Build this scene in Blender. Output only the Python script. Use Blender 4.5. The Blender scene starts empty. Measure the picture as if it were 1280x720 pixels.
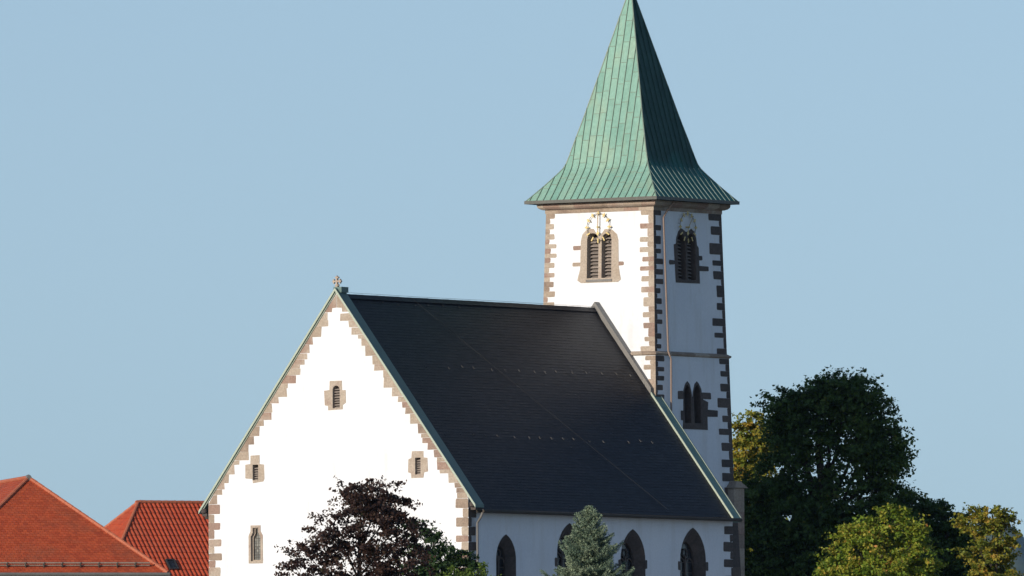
import bpy, bmesh, math, random
import numpy as np
from mathutils import Vector, Matrix
from mathutils.geometry import tessellate_polygon
R = math.radians
random.seed(7)
SC = bpy.context.scene
COL = SC.collection

# ------------------------------------------------------------------ camera
F, HZ, ROLL = 18000.0, 1130.0, 0.005          # focal length and horizon in photo pixels (1280 wide), small roll
cam_d = bpy.data.cameras.new('camera')
cam = bpy.data.objects.new('camera', cam_d); COL.objects.link(cam)
cam_d.sensor_width = 36.0
cam_d.lens = F / 1280.0 * 36.0
cam_d.shift_x = 0.0
cam_d.shift_y = (HZ - 360.0) / 1280.0
cam_d.clip_start = 1.0; cam_d.clip_end = 40000.0
cam.matrix_world = Matrix.Rotation(R(90), 4, 'X') @ Matrix.Rotation(-ROLL, 4, 'Z')
SC.camera = cam
SC.render.resolution_x = 1024; SC.render.resolution_y = 576

# ------------------------------------------------------------------ light
TH = R(35)
D1 = Vector((math.sin(TH), math.cos(TH), 0)); D2 = Vector((-math.cos(TH), math.sin(TH), 0))
HAZE = 2.0e-5; ZUP = 0.115; TINT = (1.03, 0.855, 0.735)
SUN_EL = R(14); SUN_OFF = R(8.5)               # off the gable's normal, towards the left
sh = -D1 * math.cos(SUN_OFF) + D2 * math.sin(SUN_OFF)
sdir = Vector((sh.x * math.cos(SUN_EL), sh.y * math.cos(SUN_EL), math.sin(SUN_EL)))
W = bpy.data.worlds.new('World'); SC.world = W; W.use_nodes = True
wn = W.node_tree; wn.nodes.clear()
wo = wn.nodes.new('ShaderNodeOutputWorld'); bg = wn.nodes.new('ShaderNodeBackground')
sky = wn.nodes.new('ShaderNodeTexSky'); sky.sky_type = 'NISHITA'; sky.sun_disc = False
sky.sun_elevation = SUN_EL; sky.sun_rotation = math.atan2(sdir.x, sdir.y)
sky.altitude = 300; sky.air_density = 1.0; sky.dust_density = 0.7; sky.ozone_density = 3.0
tcw = wn.nodes.new('ShaderNodeTexCoord'); ad = wn.nodes.new('ShaderNodeVectorMath'); ad.operation = 'ADD'
ad.inputs[1].default_value = (0, 0, ZUP); nz_ = wn.nodes.new('ShaderNodeVectorMath'); nz_.operation = 'NORMALIZE'
wn.links.new(tcw.outputs['Generated'], ad.inputs[0]); wn.links.new(ad.outputs[0], nz_.inputs[0]); wn.links.new(nz_.outputs[0], sky.inputs[0])
tn_ = wn.nodes.new('ShaderNodeMix'); tn_.data_type = 'RGBA'; tn_.blend_type = 'MULTIPLY'; tn_.inputs[0].default_value = 1
wn.links.new(sky.outputs[0], tn_.inputs[6]); tn_.inputs[7].default_value = (*TINT, 1)
wn.links.new(tn_.outputs[2], bg.inputs[0]); bg.inputs[1].default_value = 0.14
wn.links.new(bg.outputs[0], wo.inputs[0])
sd = bpy.data.lights.new('sun', 'SUN'); sd.energy = 3.3; sd.angle = R(0.5); sd.color = (1.0, 0.88, 0.72)
so = bpy.data.objects.new('sun', sd); COL.objects.link(so)
so.rotation_euler = sdir.to_track_quat('Z', 'Y').to_euler()
SC.view_settings.view_transform = 'Standard'; SC.view_settings.look = 'None'
SC.view_settings.gamma = 1.0; SC.view_settings.exposure = 0.49
SC.view_settings.use_curve_mapping = False

# ------------------------------------------------------------------ helpers
def at(px, py, D):
    x = px - 640; y = py - HZ; c = math.cos(ROLL); s = math.sin(ROLL)
    return Vector(((x*c - y*s)/F*D, D, -(x*s + y*c)/F*D))

def tag(o, label=None, cat=None, group=None, kind=None):
    if label: o['label'] = label
    if cat: o['category'] = cat
    if group: o['group'] = group
    if kind: o['kind'] = kind
    return o

def empty(name, loc, rz=0.0):
    o = bpy.data.objects.new(name, None); COL.objects.link(o)
    o.location = loc; o.rotation_euler = (0, 0, rz); o.empty_display_size = 0.5
    return o

class MB:
    def __init__(s): s.v = []; s.f = []; s.r = []
    def face(s, pts, r=None):
        n = len(s.v); s.v += [tuple(p) for p in pts]; s.f.append(tuple(range(n, n+len(pts))))
        s.r.append(random.random() if r is None else r)
    def box(s, p0, p1, r=None, tap=0.0):
        if r is None: r = random.random()
        x0, y0, z0 = p0; x1, y1, z1 = p1
        c = [(x0,y0,z0),(x1,y0,z0),(x1,y1,z0),(x0,y1,z0),(x0,y0,z1),(x1,y0,z1),(x1,y1,z1),(x0,y1,z1)]
        s.hexa(c, r)
    def hexa(s, c, r=None):
        if r is None: r = random.random()
        n = len(s.v); s.v += [tuple(p) for p in c]
        for q in ((0,3,2,1),(4,5,6,7),(0,1,5,4),(1,2,6,5),(2,3,7,6),(3,0,4,7)):
            s.f.append(tuple(n+i for i in q)); s.r.append(r)
    def bar(s, a, b, w, h, up=(0,0,1), r=None):
        a = Vector(a); b = Vector(b); d = (b-a).normalized(); up = Vector(up)
        x = d.cross(up)
        if x.length < 1e-4: x = d.cross(Vector((1,0,0)))
        x.normalize(); y = x.cross(d).normalized()
        x *= w/2; y *= h/2
        s.hexa([a-x-y, a+x-y, b+x-y, b-x-y, a-x+y, a+x+y, b+x+y, b-x+y], r)
    def tube(s, path, rad, n=8, r=None, caps=True):
        if r is None: r = random.random()
        P = [Vector(p) for p in path]
        if not hasattr(rad, '__len__'): rad = [rad]*len(P)
        base = len(s.v); ref = None
        for i, p in enumerate(P):
            d = (P[min(i+1, len(P)-1)] - P[max(i-1, 0)]).normalized()
            if ref is None: ref = d.orthogonal().normalized()
            x = (ref - d*ref.dot(d)).normalized(); ref = x; y = d.cross(x)
            for k in range(n):
                t = 2*math.pi*k/n
                s.v.append(tuple(p + (x*math.cos(t) + y*math.sin(t))*rad[i]))
        for i in range(len(P)-1):
            for k in range(n):
                a = base+i*n+k; b = base+i*n+(k+1) % n
                s.f.append((a, b, b+n, a+n)); s.r.append(r)
        if caps:
            s.f.append(tuple(base+k for k in reversed(range(n)))); s.r.append(r)
            e = base+(len(P)-1)*n; s.f.append(tuple(e+k for k in range(n))); s.r.append(r)
    def slab(s, outline, fn, d0, d1, holes=(), hd=None, r=None, back=False, sides=True):
        """plate in a wall's (s, t) plane; fn(s, t, d) gives the point, d inwards"""
        if r is None: r = random.random()
        loops = [list(outline)] + [list(h) for h in holes]
        tris = tessellate_polygon([[Vector((p[0], p[1], 0)) for p in l] for l in loops])
        flat = [p for l in loops for p in l]
        n = len(s.v); s.v += [tuple(fn(p[0], p[1], d0)) for p in flat]
        for t in tris: s.f.append(tuple(n+i for i in t)); s.r.append(r)
        if back:
            n = len(s.v); s.v += [tuple(fn(p[0], p[1], d1)) for p in flat]
            for t in tris: s.f.append(tuple(n+i for i in reversed(t))); s.r.append(r)
        if sides:
            for li, l in enumerate(loops):
                dd = d1 if (li == 0 or hd is None) else hd
                for i in range(len(l)):
                    a = l[i]; b = l[(i+1) % len(l)]
                    s.face([fn(a[0], a[1], d0), fn(b[0], b[1], d0), fn(b[0], b[1], dd), fn(a[0], a[1], dd)], r)
    def build(s, name, mat, parent=None, smooth=False):
        me = bpy.data.meshes.new(name); me.from_pydata(s.v, [], s.f)
        at_ = me.attributes.new('rnd', 'FLOAT', 'FACE'); at_.data.foreach_set('value', s.r)
        bm = bmesh.new(); bm.from_mesh(me); bmesh.ops.remove_doubles(bm, verts=bm.verts, dist=1e-5)
        bmesh.ops.recalc_face_normals(bm, faces=bm.faces); bm.to_mesh(me); bm.free()
        if smooth: me.shade_smooth()
        me.materials.append(mat)
        o = bpy.data.objects.new(name, me); COL.objects.link(o)
        if parent: o.parent = parent
        return o

def quads(name, co, rnd, mat, parent=None, nv=4):
    """fast mesh from an (n, nv, 3) array of loose faces"""
    n = co.shape[0]; me = bpy.data.meshes.new(name)
    me.vertices.add(n*nv); me.vertices.foreach_set('co', co.reshape(-1).astype(np.float32))
    me.loops.add(n*nv); me.loops.foreach_set('vertex_index', np.arange(n*nv, dtype=np.int32))
    me.polygons.add(n); me.polygons.foreach_set('loop_start', np.arange(0, n*nv, nv, dtype=np.int32))
    me.update(calc_edges=True)
    a = me.attributes.new('rnd', 'FLOAT', 'FACE'); a.data.foreach_set('value', rnd.astype(np.float32))
    me.materials.append(mat)
    o = bpy.data.objects.new(name, me); COL.objects.link(o)
    if parent: o.parent = parent
    return o

# ------------------------------------------------------------------ materials
def new_mat(name):
    m = bpy.data.materials.new(name); m.use_nodes = True
    nt = m.node_tree; nt.nodes.clear()
    out = nt.nodes.new('ShaderNodeOutputMaterial'); p = nt.nodes.new('ShaderNodeBsdfPrincipled')
    nt.links.new(p.outputs[0], out.inputs[0])
    return m, nt, p, out

def mat(name, cols, rough=0.8, metal=0.0, scale=1.5, bump=0.0, bscale=20, vary=0.25, nmix=0.3, spec=0.5, stretch=(1,1,1), stain=None):
    """cols: ramp read by the per-piece random value plus large noise; vary: fine brightness mottling"""
    m, nt, p, out = new_mat(name); N = nt.nodes.new; L = nt.links.new
    tc = N('ShaderNodeTexCoord'); mp = N('ShaderNodeMapping'); mp.inputs['Scale'].default_value = stretch
    L(tc.outputs['Object'], mp.inputs[0])
    at_ = N('ShaderNodeAttribute'); at_.attribute_name = 'rnd'
    no = N('ShaderNodeTexNoise'); no.inputs['Scale'].default_value = scale; no.inputs['Detail'].default_value = 5
    L(mp.outputs[0], no.inputs['Vector'])
    mx = N('ShaderNodeMix'); mx.data_type = 'FLOAT'; mx.inputs[0].default_value = nmix
    L(at_.outputs['Fac'], mx.inputs[2])
    st = N('ShaderNodeMapRange'); st.inputs[1].default_value = 0.3; st.inputs[2].default_value = 0.7
    L(no.outputs[0], st.inputs[0]); L(st.outputs[0], mx.inputs[3])
    rp = N('ShaderNodeValToRGB'); e = rp.color_ramp.elements
    for i in range(len(cols)-2): e.new(0.5)
    for i, c in enumerate(cols): e[i].position = i/(len(cols)-1) if len(cols) > 1 else 0; e[i].color = (*c, 1)
    L(mx.outputs[0], rp.inputs[0])
    n2 = N('ShaderNodeTexNoise'); n2.inputs['Scale'].default_value = bscale; n2.inputs['Detail'].default_value = 6
    L(mp.outputs[0], n2.inputs['Vector'])
    mr = N('ShaderNodeMapRange'); mr.inputs[1].default_value = .25; mr.inputs[2].default_value = .75
    mr.inputs[3].default_value = 1-vary; mr.inputs[4].default_value = 1+vary*0.6
    L(n2.outputs[0], mr.inputs[0])
    ml = N('ShaderNodeMix'); ml.data_type = 'RGBA'; ml.blend_type = 'MULTIPLY'; ml.inputs[0].default_value = 1
    L(rp.outputs[0], ml.inputs[6]); L(mr.outputs[0], ml.inputs[7])
    last = ml.outputs[2]
    if stain:      # streaks of weathering with a shape of their own
        ms = N('ShaderNodeMapping'); ms.inputs['Scale'].default_value = stain[2]
        L(tc.outputs['Object'], ms.inputs[0])
        n3 = N('ShaderNodeTexNoise'); n3.inputs['Scale'].default_value = 1.0; n3.inputs['Detail'].default_value = 7
        n3.inputs['Roughness'].default_value = .65
        L(ms.outputs[0], n3.inputs['Vector'])
        r3 = N('ShaderNodeMapRange'); r3.inputs[1].default_value = .5; r3.inputs[2].default_value = .78
        r3.inputs[4].default_value = stain[1]
        L(n3.outputs[0], r3.inputs[0])
        m3 = N('ShaderNodeMix'); m3.data_type = 'RGBA'; L(r3.outputs[0], m3.inputs[0]); L(last, m3.inputs[6])
        m3.inputs[7].default_value = (*stain[0], 1); last = m3.outputs[2]
    L(last, p.inputs['Base Color'])
    p.inputs['Roughness'].default_value = rough; p.inputs['Metallic'].default_value = metal
    p.inputs['Specular IOR Level'].default_value = spec
    if bump:
        b = N('ShaderNodeBump'); b.inputs['Strength'].default_value = bump; b.inputs['Distance'].default_value = 0.03
        L(n2.outputs[0], b.inputs['Height']); L(b.outputs[0], p.inputs['Normal'])
    return m

def leaf_mat(name, cols, trans=0.35, rough=0.55):
    m, nt, p, out = new_mat(name); N = nt.nodes.new; L = nt.links.new
    at_ = N('ShaderNodeAttribute'); at_.attribute_name = 'rnd'
    rp = N('ShaderNodeValToRGB'); e = rp.color_ramp.elements
    for i in range(len(cols)-2): e.new(0.5)
    for i, c in enumerate(cols): e[i].position = c[0]; e[i].color = (*c[1:], 1)
    L(at_.outputs['Fac'], rp.inputs[0]); L(rp.outputs[0], p.inputs['Base Color'])
    p.inputs['Roughness'].default_value = rough; p.inputs['Specular IOR Level'].default_value = 0.25
    tr = N('ShaderNodeBsdfTranslucent'); L(rp.outputs[0], tr.inputs[0])
    mx = N('ShaderNodeMixShader'); mx.inputs[0].default_value = trans
    L(p.outputs[0], mx.inputs[1]); L(tr.outputs[0], mx.inputs[2]); L(mx.outputs[0], out.inputs[0])
    return m

M = {}
M['plaster'] = mat('lime_plaster', [(.66,.70,.765),(.73,.76,.81)], .9, scale=.5, bump=.25, bscale=9, vary=.05, nmix=1, stain=((.50,.49,.47), .5, (1.6,1.6,.28)))
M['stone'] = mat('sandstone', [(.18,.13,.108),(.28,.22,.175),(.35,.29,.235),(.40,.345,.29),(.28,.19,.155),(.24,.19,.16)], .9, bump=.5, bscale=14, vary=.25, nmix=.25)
M['darkstone'] = mat('shade_toned_sandstone', [(.055,.048,.048),(.085,.07,.065),(.12,.095,.085)], .9, bump=.5, bscale=10, vary=.3, nmix=.4)  # sandstone darkened in its colour to deepen the shade of the right-hand side
M['slate'] = mat('slate', [(.010,.011,.017),(.014,.015,.022),(.020,.021,.029)], .42, bump=.2, bscale=30, vary=.35, nmix=.3, spec=.15, stain=((.03,.03,.032), .5, (.5,1.2,1.2)))
M['copper'] = mat('green_copper', [(.145,.30,.255),(.175,.34,.29),(.20,.37,.315),(.25,.375,.30)], .6, bump=.12, bscale=6, vary=.14, nmix=.5, scale=.6, spec=.3, stain=((.27,.29,.19), .6, (1.5,1.5,.25)))
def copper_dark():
    m = mat('shade_toned_copper', [(.020,.060,.058),(.028,.08,.075),(.04,.10,.092)], .6, bump=.12, bscale=6, vary=.2, nmix=.5, scale=.6, spec=.25)  # shade of the right and rear spire faces is put into this colour
    nt = m.node_tree; N = nt.nodes.new; L = nt.links.new       # greener and lighter on the flatter skirt
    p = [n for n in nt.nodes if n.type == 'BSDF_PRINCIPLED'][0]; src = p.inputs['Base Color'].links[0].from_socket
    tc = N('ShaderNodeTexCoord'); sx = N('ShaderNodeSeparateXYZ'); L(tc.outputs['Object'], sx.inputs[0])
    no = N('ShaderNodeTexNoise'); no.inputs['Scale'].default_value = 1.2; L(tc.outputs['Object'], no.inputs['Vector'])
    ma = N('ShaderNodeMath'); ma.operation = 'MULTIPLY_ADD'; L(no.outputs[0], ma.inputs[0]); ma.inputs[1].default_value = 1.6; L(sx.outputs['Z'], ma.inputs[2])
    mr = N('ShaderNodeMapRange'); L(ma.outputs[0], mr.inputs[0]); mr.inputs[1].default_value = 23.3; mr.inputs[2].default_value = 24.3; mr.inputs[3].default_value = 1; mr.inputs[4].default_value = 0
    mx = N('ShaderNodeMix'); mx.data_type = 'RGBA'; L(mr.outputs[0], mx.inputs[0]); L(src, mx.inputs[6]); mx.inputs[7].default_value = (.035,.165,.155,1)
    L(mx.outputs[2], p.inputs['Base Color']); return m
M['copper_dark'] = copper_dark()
M['seam_light'] = mat('sun_toned_seam', [(.16,.26,.235),(.22,.32,.29)], .5, vary=.2)  # sun caught by the skirt ribs is put into this paler tone
M['seam'] = mat('copper_seam', [(.13,.19,.155),(.17,.24,.20)], .5, vary=.2)
M['edge'] = mat('pale_verdigris_edge', [(.30,.38,.32),(.38,.43,.36)], .55, vary=.2)
M['cap'] = mat('dark_copper_capping', [(.07,.13,.125),(.10,.175,.165)], .45, bump=.1, vary=.2, nmix=.5)
M['lead'] = mat('lead_grey', [(.12,.12,.12),(.19,.185,.18)], .55, bump=.2, vary=.25, nmix=.5)
M['gutter'] = mat('weathered_gutter', [(.055,.06,.056),(.10,.105,.095)], .5, vary=.3, nmix=.6)
M['pipe'] = mat('brown_copper_pipe', [(.22,.16,.13),(.27,.20,.165)], .5, vary=.2, nmix=.6)
M['dark'] = mat('dark_void', [(.012,.012,.013),(.016,.016,.017)], .9)
M['louver'] = mat('weathered_louver_wood', [(.20,.175,.16),(.30,.26,.235)], .8, vary=.3, nmix=.3)
M['glass'] = mat('leaded_glass', [(.10,.11,.115),(.20,.21,.20),(.27,.27,.25)], .3, vary=.5, bscale=7, nmix=.3)
M['nglass'] = mat('dark_church_glass', [(.015,.017,.022),(.04,.042,.05)], .15, vary=.3, bscale=5, nmix=.3)
M['iron'] = mat('iron', [(.05,.045,.04),(.08,.07,.06)], .6)
M['gold'] = mat('gilding', [(.52,.40,.15),(.64,.51,.23)], .45, metal=.15, vary=.15)
M['hand'] = mat('clock_hand_paint', [(.30,.24,.17),(.36,.29,.21)], .45, metal=.3)
M['soffit'] = mat('dark_timber_soffit', [(.03,.027,.024),(.05,.042,.036)], .8)
M['wire'] = mat('dull_wire', [(.045,.045,.047),(.055,.055,.055)], .9)
M['rail'] = mat('galvanised_snow_rail', [(.26,.20,.17),(.33,.26,.22)], .6, vary=.3)
M['hook'] = mat('galvanised_hook', [(.05,.05,.053),(.08,.08,.08)], .4, metal=.5)
M['tile'] = mat('red_clay_tile', [(.30,.045,.015),(.37,.06,.019),(.44,.08,.026),(.34,.065,.025)], .75, bump=.2, bscale=12, vary=.2, nmix=.25, stain=((.17,.07,.04), .55, (.7,.7,.7)))
M['tile2'] = mat('red_clay_pantile', [(.36,.05,.018),(.41,.065,.022),(.31,.045,.018)], .7, bump=.2, bscale=12, vary=.2, nmix=.25, stain=((.17,.07,.04), .5, (.6,.6,.6)))
M['ridge'] = mat('ridge_clay', [(.36,.10,.05),(.42,.13,.07)], .75, vary=.2, nmix=.4)
M['render'] = mat('house_render', [(.55,.50,.42),(.62,.57,.49)], .9, vary=.08, nmix=1, scale=.5)
M['bark'] = mat('bark', [(.03,.024,.018),(.05,.04,.03)], .9, bump=.6, bscale=12, vary=.3)
M['wframe'] = mat('white_window_frame', [(.6,.6,.58),(.7,.7,.68)], .6)

# ------------------------------------------------------------------ terrain
CH = Vector((3, 595, 0))
def ground_h(x, y):
    d = math.hypot(x-CH.x, y-CH.y)
    t = min(1, max(0, (d-60)/260)); t = t*t*(3-2*t)
    h = -1.8 + 9.6*(1-t)
    far = min(1, max(0, (math.hypot(x, y)-900)/3000))
    return h + far*6*(math.sin(x*.0021+1)*math.cos(y*.0017))
def grid(name, xs, ys, hf, m, kind, label=None, cat=None):
    v = [(x, y, hf(x, y)) for y in ys for x in xs]; nx = len(xs)
    f = [(j*nx+i, j*nx+i+1, (j+1)*nx+i+1, (j+1)*nx+i) for j in range(len(ys)-1) for i in range(nx-1)]
    me = bpy.data.meshes.new(name); me.from_pydata(v, [], f); me.shade_smooth(); me.materials.append(m)
    o = bpy.data.objects.new(name, me); COL.objects.link(o); tag(o, label, cat, kind=kind); return o
M['grass'] = mat('meadow_ground', [(.045,.07,.022),(.065,.09,.03),(.09,.10,.045)], .95, scale=.02, bump=.3, bscale=2, vary=.3, nmix=1)
M['forest'] = mat('forested_hill', [(.022,.045,.02),(.04,.07,.03),(.075,.10,.04)], .95, scale=.006, bump=.5, bscale=.05, vary=.4, nmix=1)
def axis(lo, hi, c, fine, n):
    a = [c + math.copysign((abs(t)**2.6), t)*((hi-c) if t > 0 else (c-lo)) for t in [i/n for i in range(-n, n+1)]]
    return a
grid('ground', axis(-17000, 17000, 3, 0, 60), axis(-3000, 19000, 595, 0, 60), ground_h, M['grass'], 'structure')
def hill_h(x, y):
    dx = x - 470; dy = (y - 14000)/9.
    d = math.hypot(dx, dy)
    h = 390*math.exp(-(d/125)**2.0)
    h2 = 322*math.exp(-((x-560)/330.)**2 - ((y-12700)/1500.)**2)
    n = 3*math.sin(x*.04+y*.004)+2*math.sin(x*.09+1.3)+1.5*math.sin(x*.2+y*.01)
    return -20 + max(h, h2) + n*min(1, max(h, h2)/120)
grid('distant_hill', [-100+i*9 for i in range(150)], [10000+i*130 for i in range(60)], hill_h, M['forest'], 'structure')

# unseen pale disc added below the frame to bounce sunlight onto the shaded walls
M['bounce'] = mat('pale_bounce_ground', [(.36,.35,.33),(.46,.45,.43)], .95, scale=.4, bump=.3, bscale=25, vary=.2, nmix=1)
gy = MB(); gy.face([(9+36*math.cos(i*math.pi/24), 586+34*math.sin(i*math.pi/24), 7.815) for i in range(48)], .5)
tag(gy.build('bounce_disc', M['bounce']), kind='structure')

# haze: the air itself, round everything
hz = MB(); hz.box((-17500, -3500, -40), (17500, 19500, 480), .5)
m, nt, p, out = new_mat('haze_air'); nt.nodes.remove(p)
pv = nt.nodes.new('ShaderNodeVolumePrincipled'); pv.inputs['Density'].default_value = HAZE
pv.inputs['Color'].default_value = (.62, .78, 1.0, 1); pv.inputs['Anisotropy'].default_value = 0.7
nt.links.new(pv.outputs[0], out.inputs['Volume'])
tag(hz.build('haze', m), kind='stuff')

# ------------------------------------------------------------------ church
G0 = 7.8
Ow = at(585.5, 660, 580.6)
church = empty('church', (Ow.x, Ow.y, G0), R(55))
tag(church, 'white plastered church with dark slate nave roof, sandstone quoins and tower with green copper spire', 'church')
Wd, LN, BC, ZR, SL = 12.97, 18.39, 6.485, 24.75, 1.29
def L3(a, b, z): return (a, b, z - G0)
def Gf(b, z, d): return L3(d, b, z)
def Sf(a, z, d): return L3(a, d, z)
def zr(b): return ZR - SL*abs(b-BC)
def br(z, off=0.): return BC - (ZR + off - z)/SL       # verge, right side
def jit(x): return random.uniform(-x, x)
def irregular(p, k=.012): return [(x+jit(k), y+jit(k)) for x, y in p]
def rblock(s0, s1, t0, t1, k=.02):                      # stone with softened, uneven corners
    if s0 > s1: s0, s1 = s1, s0
    c = min(.035, (s1-s0)*.25, (t1-t0)*.25)
    return irregular([(s0+c,t0),(s1-c,t0),(s1,t0+c),(s1,t1-c),(s1-c,t1),(s0+c,t1),(s0,t1-c),(s0,t0+c)], k*.6)

def lancet(cx, hw, z0, zt, n=7, rise=1.25):
    """pointed opening outline, anticlockwise from lower left"""
    zs = zt - hw*rise
    pts = [(cx-hw, z0), (cx+hw, z0)]
    # arcs
    rr = (hw*hw + (hw*rise)**2)/(2*hw)
    for i in range(n+1):
        t = i/n; ang = t*math.asin(min(1, hw*rise/rr))
        pts.append((cx+hw - (rr - rr*math.cos(ang)), zs + rr*math.sin(ang)))
    for i in range(n-1, -1, -1):
        t = i/n; ang = t*math.asin(min(1, hw*rise/rr))
        pts.append((cx-hw + (rr - rr*math.cos(ang)), zs + rr*math.sin(ang)))
    return pts
def grow(poly, k):
    cx = sum(p[0] for p in poly)/len(poly); cy = sum(p[1] for p in poly)/len(poly)
    return [(cx+(x-cx)*k, cy+(y-cy)*k) for x, y in poly]
def scan_w(poly, z):
    xs = []
    for i in range(len(poly)):
        a = poly[i]; b = poly[(i+1) % len(poly)]
        if (a[1]-z)*(b[1]-z) < 0: xs.append(a[0]+(b[0]-a[0])*(z-a[1])/(b[1]-a[1]))
    return (min(xs), max(xs)) if len(xs) >= 2 else None
def louvers(mb, op, fn, step, d0, d1, drop):
    z0 = min(p[1] for p in op); z1 = max(p[1] for p in op); z = z0+step*.6
    while z < z1-step*.4:
        w = scan_w(op, z)
        if w:
            a, b = w; a += .012; b -= .012; r = random.random(); th = .03
            j = jit(.008)
            c = [fn(a,z-drop+j,d0), fn(b,z-drop+j,d0), fn(b,z,d1), fn(a,z,d1), fn(a,z-drop+th+j,d0), fn(b,z-drop+th+j,d0), fn(b,z+th,d1), fn(a,z+th,d1)]
            mb.hexa(c, r)
        z += step

# --- openings in the gable
gw_top = lancet(6.52, .18, 20.15, 21.08, rise=1.1)
gw_left = [(10.45,17.32),(10.73,17.32),(10.73,17.95),(10.45,17.95)]
gw_right = [(2.34,17.38),(2.61,17.38),(2.61,18.06),(2.34,18.06)]
gw_lead_o = [(10.24,13.93),(10.95,13.93),(10.95,15.06),(10.85,15.24),(10.85,15.48),(10.35,15.48),(10.35,15.24),(10.24,15.06)]
gw_lead = [(10.35,14.02),(10.84,14.02),(10.84,15.02),(10.74,15.18),(10.74,15.38),(10.46,15.38),(10.46,15.18),(10.35,15.02)]
gd = [(5.55,G0),(7.42,G0),(7.42,10.3),(6.9,11.1),(6.485,11.35),(6.05,11.1),(5.55,10.3)]   # west door, hidden by the trees
mb = MB()
mb.slab([(0,G0-.5),(Wd,G0-.5),(Wd,zr(Wd)+.1),(BC,ZR+.1),(0,zr(0)+.1)], Gf, 0, .45, [grow(gw_top,1.03),grow(gw_left,1.04),grow(gw_right,1.04),grow(gw_lead,1.02),gd], hd=.4, r=.5)
mb.build('gable_wall', M['plaster'], church)
mb = MB()
# --- side wall
lans = [(2.63,.69,14.96),(7.15,.90,15.50),(11.69,.89,15.34),(16.06,.93,15.48)]
LA = LN + .6
souter = [lancet(c, h, 10.4, t, 8, 1.45) for c, h, t in lans]
mb.slab([(0,G0-.5),(LA,G0-.5),(LA,16.2),(0,16.2)], Sf, 0, .4, [grow(s, 1.0) for s in souter], r=.5, sides=False)
mb.slab([(0,G0-.5),(LA,G0-.5),(LA,16.2),(0,16.2)], lambda a,z,d: L3(a, Wd-d, z), 0, .4, r=.5, sides=False)
mb.slab([(0,G0-.5),(Wd,G0-.5),(Wd,zr(Wd)),(BC,ZR-.1),(0,zr(0))], lambda b,z,d: L3(LA-d, b, z), 0, .4, r=.5, sides=False)
mb.build('nave_wall', M['plaster'], church)

for (c, h, t), so_ in zip(lans, souter):
    inn = lancet(c, h*.62, 10.75, t-h*.62, 8, 1.45)
    fr = MB()
    n = len(so_)
    prd = lambda s_, z_, d_: Sf(s_, z_, d_)
    for i in range(n):
        a0, a1 = so_[i], so_[(i+1) % n]; b0, b1 = inn[i], inn[(i+1) % n]
        fr.face([Sf(*a0, -.012), Sf(*a1, -.012), Sf(*b1, .34), Sf(*b0, .34)], .3+jit(.25))
        fr.face([Sf(*b0, .34), Sf(*b1, .34), Sf(*b1, .46), Sf(*b0, .46)], .3)
    for sg in (-1, 1):                                 # through-stones left and right
        for zz in ([13.72, 12.1] if c > 3 else [12.9]):
            fr.slab(rblock(c+sg*h-.02*sg, c+sg*(h+.13+abs(jit(.05))), zz, zz+.36), Sf, -.012, .02)
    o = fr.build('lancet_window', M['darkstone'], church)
    gl = MB(); gl.slab(inn, Sf, .44, .45, r=.4, sides=False); gl.build('glass', M['nglass'], o)
    tr = MB()
    tr.box(Sf(c-.05, 10.75, .36), Sf(c+.05, t-h*1.25, .43))
    for sg in (-1, 1):
        pts = lancet(c+sg*h*.31, h*.29, t-h*2.2, t-h*1.35, 5, 1.1)[2:]
        tr.tube([Sf(x, z, .395) for x, z in pts], .035, 5)
        zz = 11.1
        while zz < t-h*1.5:
            tr.box(Sf(c+sg*.05, zz, .41), Sf(c+sg*h*.6, zz+.025, .43)); zz += .42
    tr.tube([Sf(c+.17*math.cos(q), t-h*1.12+.17*math.sin(q), .395) for q in [i*math.pi/6 for i in range(13)]], .032, 5)
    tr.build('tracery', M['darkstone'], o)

# --- gable stones
q = MB()
z = 16.35
def verge_course(z0, z1, side, w):
    o0, o1 = br(z0, .06), br(z1, .06); inner = (o0+o1)/2 + w
    if z0 < 16.4: o0 = max(o0, 0.)
    P = irregular([(o0,z0+.004),(inner,z0+.004),(inner+jit(.03),z1-.004),(o1,z1-.004)], .008)
    if side < 0: P = [(2*BC-x, y) for x, y in P]
    q.slab(P, Gf, -.012, .0)
for side in (1, -1):
    z = 16.38
    while z < 23.95:
        h = random.uniform(.20, .42)
        if random.random() < .15: h *= .7
        verge_course(z, min(z+h, 24.05), side, random.choice([random.uniform(.26,.42), random.uniform(.34,.60)]))
        z += h
q.slab([(br(24.06,.06)-.0,24.06),(BC-.28,24.06),(BC-.26,24.22),(BC-.02,24.24),(BC-.02,24.78),(BC-.03,24.78)], Gf, -.012, 0)
q.slab([(2*BC-br(24.06,.06),24.06),(BC-.0,24.78),(BC,24.24),(BC+.22,24.22),(BC+.24,24.06)][::-1], Gf, -.012, 0)
q.build('verge_stones', M['stone'], church)
q = MB(); qs = MB()
# kneelers and corner quoins
for side in (1, -1):
    mx_ = (lambda x: x) if side > 0 else (lambda x: Wd-x)
    z = 16.36; k = 0
    q.slab(rblock(mx_(0), mx_(.55+jit(.1)), 15.98, 16.36), Gf, -.014, 0)
    z = 15.97
    while z > G0:
        h = random.uniform(.26, .40); w = (.30 if k % 2 == 0 else .62)+jit(.05)
        q.slab(rblock(mx_(-.0), mx_(w), z-h, z-.008), Gf, -.014, 0)
        if side > 0:
            w2 = (.52 if k % 2 == 0 else .18)+jit(.04)
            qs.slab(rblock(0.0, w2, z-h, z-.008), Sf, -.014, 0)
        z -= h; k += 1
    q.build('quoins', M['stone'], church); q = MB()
qs.build('quoins', M['darkstone'], church)
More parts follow.
